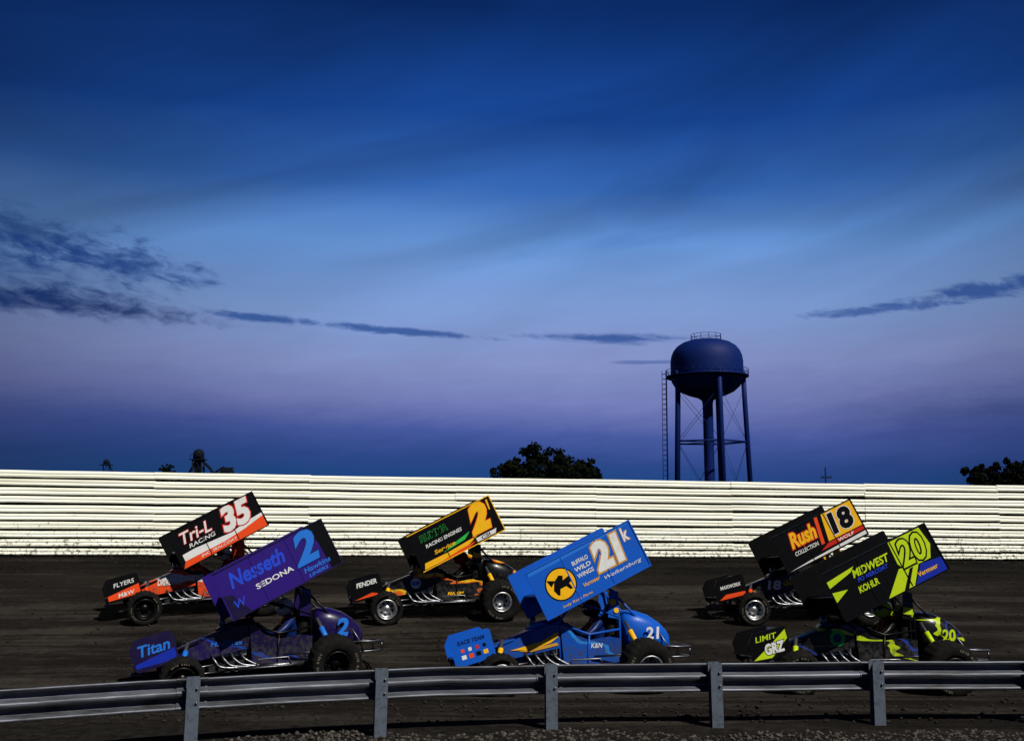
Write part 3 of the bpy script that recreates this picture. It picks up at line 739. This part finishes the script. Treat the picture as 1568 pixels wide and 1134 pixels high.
# ---------------------------------------------------------------- drivers
def driver_mesh():
    V=[];E=[];RD=[]
    def a(p,r,par=None):
        V.append(p);RD.append(r)
        if par is not None:E.append((par,len(V)-1))
        return len(V)-1
    pel=a((.50,0,.46),.13); sp=a((.53,0,.62),.125,pel); ch=a((.52,0,.82),.145,sp); nk=a((.49,0,.99),.065,ch); hd=a((.47,0,1.08),.075,nk)
    for s in (-1,1):
        sh=a((.51,.17*s,.91),.075,ch); ua=a((.40,.26*s,.80),.060,sh); el=a((.27,.29*s,.72),.050,ua); fa=a((.15,.24*s,.78),.043,el); wr=a((.055,.19*s,.855),.030,fa)
        pm=a((.025,.18*s,.885),.034,wr)
        for k in range(4):
            zz=.905-.018*k
            f1=a((-.012,(.200-.004*k)*s,zz+.012),.0105,pm); f2=a((-.045,(.180)*s,zz+.008),.0095,f1); a((-.045+.004*k,(.150)*s,zz),.0085,f2)
        t1=a((.015,.150*s,.905),.012,pm); a((-.015,.135*s,.915),.010,t1)
        hp=a((.46,.10*s,.44),.10,pel); kn=a((.06,.15*s,.60),.068,hp); an=a((-.32,.12*s,.36),.045,kn); a((-.44,.12*s,.42),.035,an)
    me=bpy.data.meshes.new('d'); me.from_pydata(V,E,[]); me.update()
    ob=bpy.data.objects.new('d',me); COL.objects.link(ob)
    sk=ob.modifiers.new('s','SKIN')
    for i,r in enumerate(RD): me.skin_vertices[0].data[i].radius=(r,r)
    me.skin_vertices[0].data[0].use_root=True
    sb=ob.modifiers.new('u','SUBSURF'); sb.levels=1
    bpy.context.view_layer.update()
    dg=bpy.context.evaluated_depsgraph_get()
    m2=bpy.data.meshes.new_from_object(ob.evaluated_get(dg))
    vs=[tuple(v.co) for v in m2.vertices]; fs=[tuple(p.vertices) for p in m2.polygons]
    bpy.data.objects.remove(ob)
    return vs,fs
dv,df=driver_mesh()
VISOR=paint('tinted_visor',(12,12,18),.08,dirt=.05,coat=1,spec=.5)
suits=[(RED,WHITE),(DBLU,WHITE),(BLACK,RED),(DBLU,BLACK),(BLACK,YEL),(BLACK,LIME)]
for M,(su,he) in zip(car_M,suits):
    mb=MB(); mb.add(dv,df,su,True)
    nu,nv=24,16; vs=[];shell=[];vis=[]
    for j in range(nv+1):
        ph=math.pi*j/nv
        for i in range(nu):
            th=2*math.pi*i/nu
            x=-math.cos(th)*math.sin(ph); y=math.sin(th)*math.sin(ph); z=math.cos(ph)
            fx=1.0+(.16 if x<0 and z<-.1 else 0)*min(1,-z*2 if z<0 else 0)
            vs.append((.45+x*.145*fx,y*.122,1.12+z*.135))
    for j in range(nv):
        for i in range(nu):
            f=(j*nu+i,(j+1)*nu+i,(j+1)*nu+(i+1)%nu,j*nu+(i+1)%nu)
            th=2*math.pi*(i+.5)/nu; th=min(th,2*math.pi-th)
            (vis if (th<1.25 and 6<=j<=8) else shell).append(f)
    mb.add(vs,shell,he,True); mb.add(vs,vis,VISOR,True)
    for s in (-1,1): mb.tube([(.62,.10*s,.98),(.44,.09*s,.96),(.37,.07*s,.80),(.38,.03*s,.56)],.02,RED if su is not RED else BLACK,6)
    o=mb.obj('race_driver'); o.matrix_world=M

# ---------------------------------------------------------------- water tower
TW=paint('tower_blue_paint',(0.0015,0.012,0.10),.6,linear=True,dirt=.05,coat=0,dscale=.4,spec=.12)
def tower():
    root=empty('water_tower',Matrix.Translation((32.6,165,0)))
    mb=MB()
    rot=Matrix.Rotation(R(90),4,'X')
    prof=[(0,30.9),(1.5,30.86),(2.8,30.7),(4.0,30.3),(4.9,29.7),(5.5,28.95),(5.85,28.1),(6.0,27.1),(6.0,24.6),(5.85,23.8),(5.35,22.95),(4.4,22.1),(3.1,21.5),(1.6,21.05),(0.95,20.6)]
    def lz(p,mat,seg=64):
        mb.lathe([(r,z) for r,z in p],mat,seg,rot)
    lz(prof,TW)
    lz([(.95,20.6),(.85,20.0),(.85,0)],TW,24)
    lz([(6.0,24.55),(6.85,24.5),(6.85,24.7),(6.0,24.75)],TW)
    lz([(0,31.0),(.5,31.0),(.5,30.8)],TW,16)
    for z in (25.15,25.65): lz([(6.82,z),(6.87,z+.04),(6.82,z+.08),(6.78,z+.04),(6.82,z)],TW)
    for k in range(36):
        a=k*math.pi/18; mb.tube([(6.82*math.cos(a),6.82*math.sin(a),24.6),(6.82*math.cos(a),6.82*math.sin(a),25.7)],.04,TW,5)
    for z in (31.2,31.7): lz([(2.5,z),(2.55,z+.04),(2.5,z+.08),(2.45,z+.04),(2.5,z)],TW,32)
    for k in range(12):
        a=k*math.pi/6; mb.tube([(2.5*math.cos(a),2.5*math.sin(a),30.6),(2.5*math.cos(a),2.5*math.sin(a),31.75)],.05,TW,5)
    mb.obj('tank',root)
    mb=MB(); legs=[]
    for k in range(5):
        a=R(-10+72*k)
        def P(r,z): return Vector((r*math.cos(a),r*math.sin(a),z))
        mb.tube([P(5.9,25.4),P(6.05,20.0),P(6.75,0)],.42,TW,12)
        legs.append((P(5.98,22.4),P(6.25,13.7),P(6.72,0.6)))
    for k in range(5):
        p=legs[k];q=legs[(k+1)%5]
        mb.tube([p[1],q[1]],.16,TW,6)
        for (i,j) in ((0,1),(1,2)):
            mb.tube([p[i],q[j]],.035,TW,4); mb.tube([q[i],p[j]],.035,TW,4)
        mb.tube([p[1],(0,0,13.7)],.05,TW,4)
    a=R(186)
    for dy in (-.3,.3):
        mb.tube([(6.95*math.cos(a),6.95*math.sin(a)+dy,25.6),(7.15*math.cos(a),7.15*math.sin(a)+dy,0)],.07,TW,4)
    for k in range(60):
        z=.6+k*.42; r=7.15-.2*z/25
        mb.tube([(r*math.cos(a),r*math.sin(a)-.3,z),(r*math.cos(a),r*math.sin(a)+.3,z)],.03,TW,4)
        if k%2==0 and z>3: mb.tube([(r*math.cos(a)+.0,r*math.sin(a)-.35,z),(r*math.cos(a)-.6,r*math.sin(a)-.3,z),(r*math.cos(a)-.6,r*math.sin(a)+.3,z),(r*math.cos(a),r*math.sin(a)+.35,z)],.04,TW,4)
    mb.tube([(6.95*math.cos(a)-.6,0,25.6),(7.15*math.cos(a)-.6,0,3)],.05,TW,4)
    mb.obj('legs_and_bracing',root)
tower()

# ---------------------------------------------------------------- trees
LEAF=rock_mat('dark_foliage',(0.0012,0.002,0.0012),(0.006,0.009,0.004),1.2,.05)
BARK=paint('bark',(22,18,15),.9,dirt=.2,coat=0,spec=.1)
def tree(X,Y,blobs,leaves,ls,trunk_h,tr=.3):
    root=empty('tree',Matrix.Translation((X,Y,0)))
    mb=MB(); mb.tube([(0,0,-.2),(.1,.05,trunk_h*.5),(0,0,trunk_h)],tr,BARK,10,None,True,tr*.6)
    for (x,y,z,rx,rz) in blobs:
        mb.tube([(0,0,trunk_h*.8),(x*.5,y*.5,(trunk_h+z)*.5),(x,y,z+rz*.3)],tr*.45,BARK,6,None,True,.04)
    mb.obj('trunk_and_limbs',root)
    mb=MB(); tot=sum(b[3]**2*b[4] for b in blobs); vs=[];fs=[]
    for (x,y,z,rx,rz) in blobs:
        n=int(leaves*rx*rx*rz/tot)
        cl=[]
        for _ in range(max(8,int(12*rx))):
            d=Vector((random.gauss(0,1),random.gauss(0,1),random.gauss(0,1))).normalized()*random.uniform(.6,1.12)
            cl.append((x+d.x*rx,y+d.y*rx,z+d.z*rz,random.uniform(.15,.38)*rx))
        cl.append((x,y,z,rx*.7))
        for _ in range(n):
            c=random.choice(cl)
            d=Vector((random.gauss(0,1),random.gauss(0,1),random.gauss(0,.8))); d=d.normalized()*(random.random()**.45)*c[3]
            p=Vector(c[:3])+d
            q=Vector((random.uniform(-1,1),random.uniform(-1,1),random.uniform(-1,1))).normalized(); r=q.orthogonal().normalized(); t=q.cross(r)
            s=ls*random.uniform(.5,1.2); o=len(vs)
            vs+=[p-r*s,p+t*s*.55,p+r*s,p-t*s*.55]; fs.append((o,o+1,o+2,o+3))
    mb.add(vs,fs,LEAF,False); mb.obj('foliage',root)
tree(3.1,100,[(-4.3,0,5.4,1.3,1.3),(-2.7,0,6.1,1.7,1.6),(-.9,.5,7.0,1.8,1.7),(.9,0,6.8,1.7,1.6),(2.4,0,6.4,1.5,1.4),(3.8,0,6.3,1.3,1.3),(4.6,0,5.4,1.1,1.3),(0,0,4.8,4.4,1.7),(2.2,0,5.4,2.4,1.7)],21000,.24,3)
tree(46.6,100,[(0,0,6.0,1.2,1.1),(.9,0,5.4,1.2,1.2),(-.3,0,4.8,1.2,1.2)],4500,.2,3,.2)
tree(50.9,100,[(-1.6,0,6.1,1.2,1.3),(0,0,6.5,1.4,1.4),(1.8,0,6.0,1.8,1.3),(.3,0,5.0,2.6,1.4),(-2.2,0,5.3,.9,1.1)],8000,.22,3)
tree(-69.0,200,[(0,0,11.0,1.0,.8),(-.9,0,10.6,.8,.7),(.3,0,9.2,1.5,1.4)],2500,.22,6,.25)

# ---------------------------------------------------------------- grain elevator, conveyor tower, poles
DK=paint('dark_steel',(0.004,0.006,0.012),.8,linear=True,dirt=.05,coat=0,spec=.1)
def elevator(X,Y):
    root=empty('grain_elevator',Matrix.Translation((X,Y,0)))
    mb=MB(); T=mb.tube
    for x in (-.9,.9):
        for y in (-.9,.9): T([(x,y,0),(x,y,12.6)],.15,DK,6)
    for i in range(7):
        z=i*1.8
        for y in (-.9,.9): T([(-.9,y,z),(.9,y,z+1.8)],.08,DK,4); T([(.9,y,z),(-.9,y,z+1.8)],.08,DK,4); T([(-.9,y,z+1.8),(.9,y,z+1.8)],.08,DK,4)
    mb.box((-.55,-.45,0),(.55,.45,12.8),DK)
    mb.box((-1.4,-1.3,12.5),(1.4,1.3,12.7),DK)
    mb.lathe([(0,-.8),(.9,-.8),(1.05,0),(.9,.8),(0,.8)],DK,20,Matrix.Translation((0,0,13.7)))
    mb.box((-.9,-.7,12.7),(.9,.7,13.7),DK)
    for x in (-1.35,-.7,0,.7,1.35): T([(x,-1.25,12.7),(x,-1.25,13.6)],.05,DK,4)
    T([(-1.35,-1.25,13.6),(1.35,-1.25,13.6)],.05,DK,4)
    T([(.6,0,12.6),(2.6,0,10.6),(3.4,0,9.0)],.28,DK,8)
    T([(-.6,0,12.2),(-2.2,0,9.2)],.2,DK,8)
    mb.obj('leg_tower',root)
    mb=MB()
    mb.box((2.6,-.5,9.6),(6.4,.5,10.1),DK); mb.box((4.6,-.7,10.1),(6.9,.7,11.0),DK); T=mb.tube
    T([(3.0,0,9.8),(5.2,0,11.2)],.2,DK,6); T([(6.6,0,11.0),(7.4,0,9.0)],.3,DK,6)
    for x in (3.0,4.4,6.0): T([(x,-.4,0),(x,-.4,9.8)],.15,DK,6)
    mb.obj('conveyor',root)
elevator(-62.8,200)
root=empty('grain_leg_tower',Matrix.Translation((-81.2,200,0))); mb=MB()
for x in (-.6,.6): mb.tube([(x,0,0),(x,0,11.8)],.1,DK,6)
for i in range(6): mb.tube([(-.6,0,i*2),(.6,0,i*2+2)],.06,DK,4)
mb.box((-1.0,-.8,11.4),(1.0,.8,11.6),DK); mb.loft([(-.5,12.0,.3,.4),(0,12.2,.55,.5),(.5,12.0,.3,.4)],DK); mb.tube([(.5,0,11.6),(2.0,0,9.0)],.15,DK,6)
mb.obj('frame',root)
def pole(X,Y,h):
    root=empty('utility_pole',Matrix.Translation((X,Y,0))); mb=MB()
    mb.tube([(0,0,0),(0,0,h)],.14,BARK,8,None,False,.1); mb.box((-.7,-.08,h-1.6),(.9,.08,h-1.45),BARK)
    for x in (-.6,-.3,.4,.8): mb.tube([(x,0,h-1.45),(x,0,h-1.2)],.05,DK,6)
    mb.obj('pole',root)
pole(47,150,8.9)

# ---------------------------------------------------------------- sky
w=bpy.data.worlds.new('World'); scene.world=w; w.use_nodes=True
try:
    w.cycles.sampling_method='MANUAL'; w.cycles.sample_map_resolution=256
except Exception: pass
nt=w.node_tree; nt.nodes.clear(); L=nt.links; N=nt.nodes.new
def mth(op,p,q=0.0,r=0.0,clamp=False):
    n=N('ShaderNodeMath'); n.operation=op; n.use_clamp=clamp
    for i,x in enumerate((p,q,r)):
        if isinstance(x,(int,float)): n.inputs[i].default_value=x
        else: L.new(x,n.inputs[i])
    return n.outputs[0]
tc=N('ShaderNodeTexCoord'); sp=N('ShaderNodeSeparateXYZ'); L.new(tc.outputs['Generated'],sp.inputs[0])
az=mth('MULTIPLY',mth('ARCTAN2',sp.outputs['X'],sp.outputs['Y']),57.2958)
el=mth('MULTIPLY',mth('ARCSINE',sp.outputs['Z']),57.2958)
def fbm(sx,sy,ang,detail=6,rough=.6,dist=0,off=0):
    c,s=math.cos(R(ang)),math.sin(R(ang))
    p=mth('ADD',mth('MULTIPLY',az,c*sx),mth('MULTIPLY',el,s*sx)); q=mth('ADD',mth('MULTIPLY',az,-s*sy),mth('MULTIPLY',el,c*sy))
    cb=N('ShaderNodeCombineXYZ'); L.new(p,cb.inputs[0]); L.new(q,cb.inputs[1]); cb.inputs[2].default_value=off
    n=N('ShaderNodeTexNoise'); n.inputs['Scale'].default_value=1; n.inputs['Detail'].default_value=detail; n.inputs['Roughness'].default_value=rough; n.inputs['Distortion'].default_value=dist
    L.new(cb.outputs[0],n.inputs['Vector']); return n.outputs['Fac']
streak=fbm(.045,.18,14,3,.5,.4,2.0)
fine=fbm(.25,1.1,6,4,.6,.3,5.0)
broad=fbm(.03,.10,0,1,.5,0,9.0)
elp=mth('ADD',el,mth('MULTIPLY',mth('SUBTRACT',broad,.5),3.5))
elp=mth('ADD',elp,mth('MULTIPLY',mth('SUBTRACT',fine,.5),.9))
rp=N('ShaderNodeValToRGB'); cr=rp.color_ramp
stops=[(0,(14,52,104)),(1.4,(20,66,126)),(2.8,(40,68,134)),(4.6,(68,86,156)),(6.6,(112,122,180)),(8.6,(128,142,194)),(11.5,(122,152,206)),(15,(94,138,200)),(18.5,(50,98,172)),(22.0,(20,64,138)),(28.0,(6,38,94)),(44,(4,22,64))]
cr.elements[0].position=0; cr.elements[0].color=lin(stops[0][1])+(1,); cr.elements[1].position=44/45; cr.elements[1].color=lin(stops[-1][1])+(1,)
for e,c in stops[1:-1]:
    x=cr.elements.new(e/45); x.color=lin(c)+(1,)
L.new(mth('DIVIDE',elp,45.0,0,True),rp.inputs['Fac'])
d=mth('DIVIDE',mth('SUBTRACT',az,3.0),34.0)
fall=mth('SUBTRACT',1.05,mth('MULTIPLY',mth('MINIMUM',mth('MULTIPLY',d,d),1.0),.60))
up=mth('MULTIPLY',mth('SUBTRACT',el,7.0),.12,0,True)
stk=mth('ADD',1.0,mth('MULTIPLY',mth('MULTIPLY',mth('SUBTRACT',streak,.5),1.15),mth('ADD',up,.15)))
mult=mth('MULTIPLY',mth('MULTIPLY',fall,stk),mth('ADD',.94,mth('MULTIPLY',fine,.12)))
vm=N('ShaderNodeVectorMath'); vm.operation='SCALE'; L.new(rp.outputs['Color'],vm.inputs[0]); L.new(mult,vm.inputs['Scale'])
cur=vm.outputs[0]
edge=fbm(.26,1.15,-4,7,.68,.5,1.0)
edge2=fbm(.55,1.5,-8,6,.66,.4,14.0)
def cloud(cur,a,e,ww,hh,col,soft=.25,strength=.85,na=2.2,slope=0.0,src=None):
    dx=mth('DIVIDE',mth('SUBTRACT',az,a),ww)
    dy=mth('DIVIDE',mth('SUBTRACT',mth('SUBTRACT',el,e),mth('MULTIPLY',mth('SUBTRACT',az,a),slope)),hh)
    r=mth('SQRT',mth('ADD',mth('MULTIPLY',dx,dx),mth('MULTIPLY',dy,dy)))
    v=mth('ADD',mth('SUBTRACT',1.0,r),mth('MULTIPLY',mth('SUBTRACT',src or edge,.5),na))
    mr=N('ShaderNodeMapRange'); mr.interpolation_type='SMOOTHSTEP'; mr.inputs[1].default_value=0; mr.inputs[2].default_value=soft*3; mr.inputs[3].default_value=0; mr.inputs[4].default_value=strength
    L.new(v,mr.inputs[0])
    mx=N('ShaderNodeMix'); mx.data_type='RGBA'; L.new(mr.outputs[0],mx.inputs[0]); L.new(cur,mx.inputs[6]); mx.inputs[7].default_value=lin(col)+(1,)
    return mx.outputs[2]
DC=(12,46,106)
cur=cloud(cur,-27,14.2,7.5,1.6,DC,.4,.8,2.6,-.08,edge2)
cur=cloud(cur,-22,13.2,6.5,1.1,(20,58,124),.35,.75,3.2,-.10,edge2)
cur=cloud(cur,-27,12.3,9.5,2.6,(18,54,118),.55,.85,2.2,-.05,edge2)
cur=cloud(cur,-25,10.9,10.0,1.1,(9,40,96),.35,.93,2.0,-.03,edge2)
cur=cloud(cur,-14.5,10.7,4.4,.34,(36,76,146),.25,.85,2.0,-.04,edge2)
cur=cloud(cur,-6.4,10.2,6.2,.30,(38,78,148),.25,.85,1.9,-.06,edge2)
cur=cloud(cur,5.6,9.8,5.4,.38,(38,78,148),.25,.85,2.0,-.03)
cur=cloud(cur,8,8.4,2.8,.14,(60,90,155),.3,.6,2.0,.0)
cur=cloud(cur,26,11.4,5.5,.60,(34,70,138),.25,.85,2.2,.06,edge2)
cur=cloud(cur,20.5,10.8,5.0,.34,(42,78,148),.25,.75,2.2,.03,edge2)
cur=cloud(cur,27,5.0,14,2.8,(26,48,108),.5,.6,1.0,.0)
cur=cloud(cur,-20,4.0,22,1.5,(36,62,128),.5,.3,.8,.0)
cur=cloud(cur,6,15.2,8,.9,(70,116,186),.5,.4,2.6,.14,fine)
bg=N('ShaderNodeBackground'); L.new(cur,bg.inputs['Color']); bg.inputs['Strength'].default_value=1.0
sdir=Vector((0.46,-0.54,0.78)).normalized()
sky=N('ShaderNodeTexSky'); sky.sky_type='NISHITA'; sky.sun_disc=False
sky.sun_elevation=math.asin(sdir.z); sky.sun_rotation=math.atan2(sdir.x,sdir.y)
bg2=N('ShaderNodeBackground'); L.new(sky.outputs[0],bg2.inputs['Color']); bg2.inputs['Strength'].default_value=.001
ad=N('ShaderNodeAddShader'); L.new(bg.outputs[0],ad.inputs[0]); L.new(bg2.outputs[0],ad.inputs[1])
ou=N('ShaderNodeOutputWorld'); L.new(ad.outputs[0],ou.inputs['Surface'])

# ---------------------------------------------------------------- light
sl=bpy.data.lights.new('sun','SUN'); sl.energy=5.0; sl.angle=R(1.2); sl.color=(1.0,.97,.86)
so=bpy.data.objects.new('sun',sl); COL.objects.link(so); so.rotation_euler=sdir.to_track_quat('Z','Y').to_euler()

# ---------------------------------------------------------------- camera
cd=bpy.data.cameras.new('camera'); cd.lens=35; cd.sensor_width=36; cd.clip_end=9000; cd.clip_start=.1
co=bpy.data.objects.new('camera',cd); COL.objects.link(co); co.location=(0,0,2.5); co.rotation_euler=(R(98),0,0)
scene.camera=co
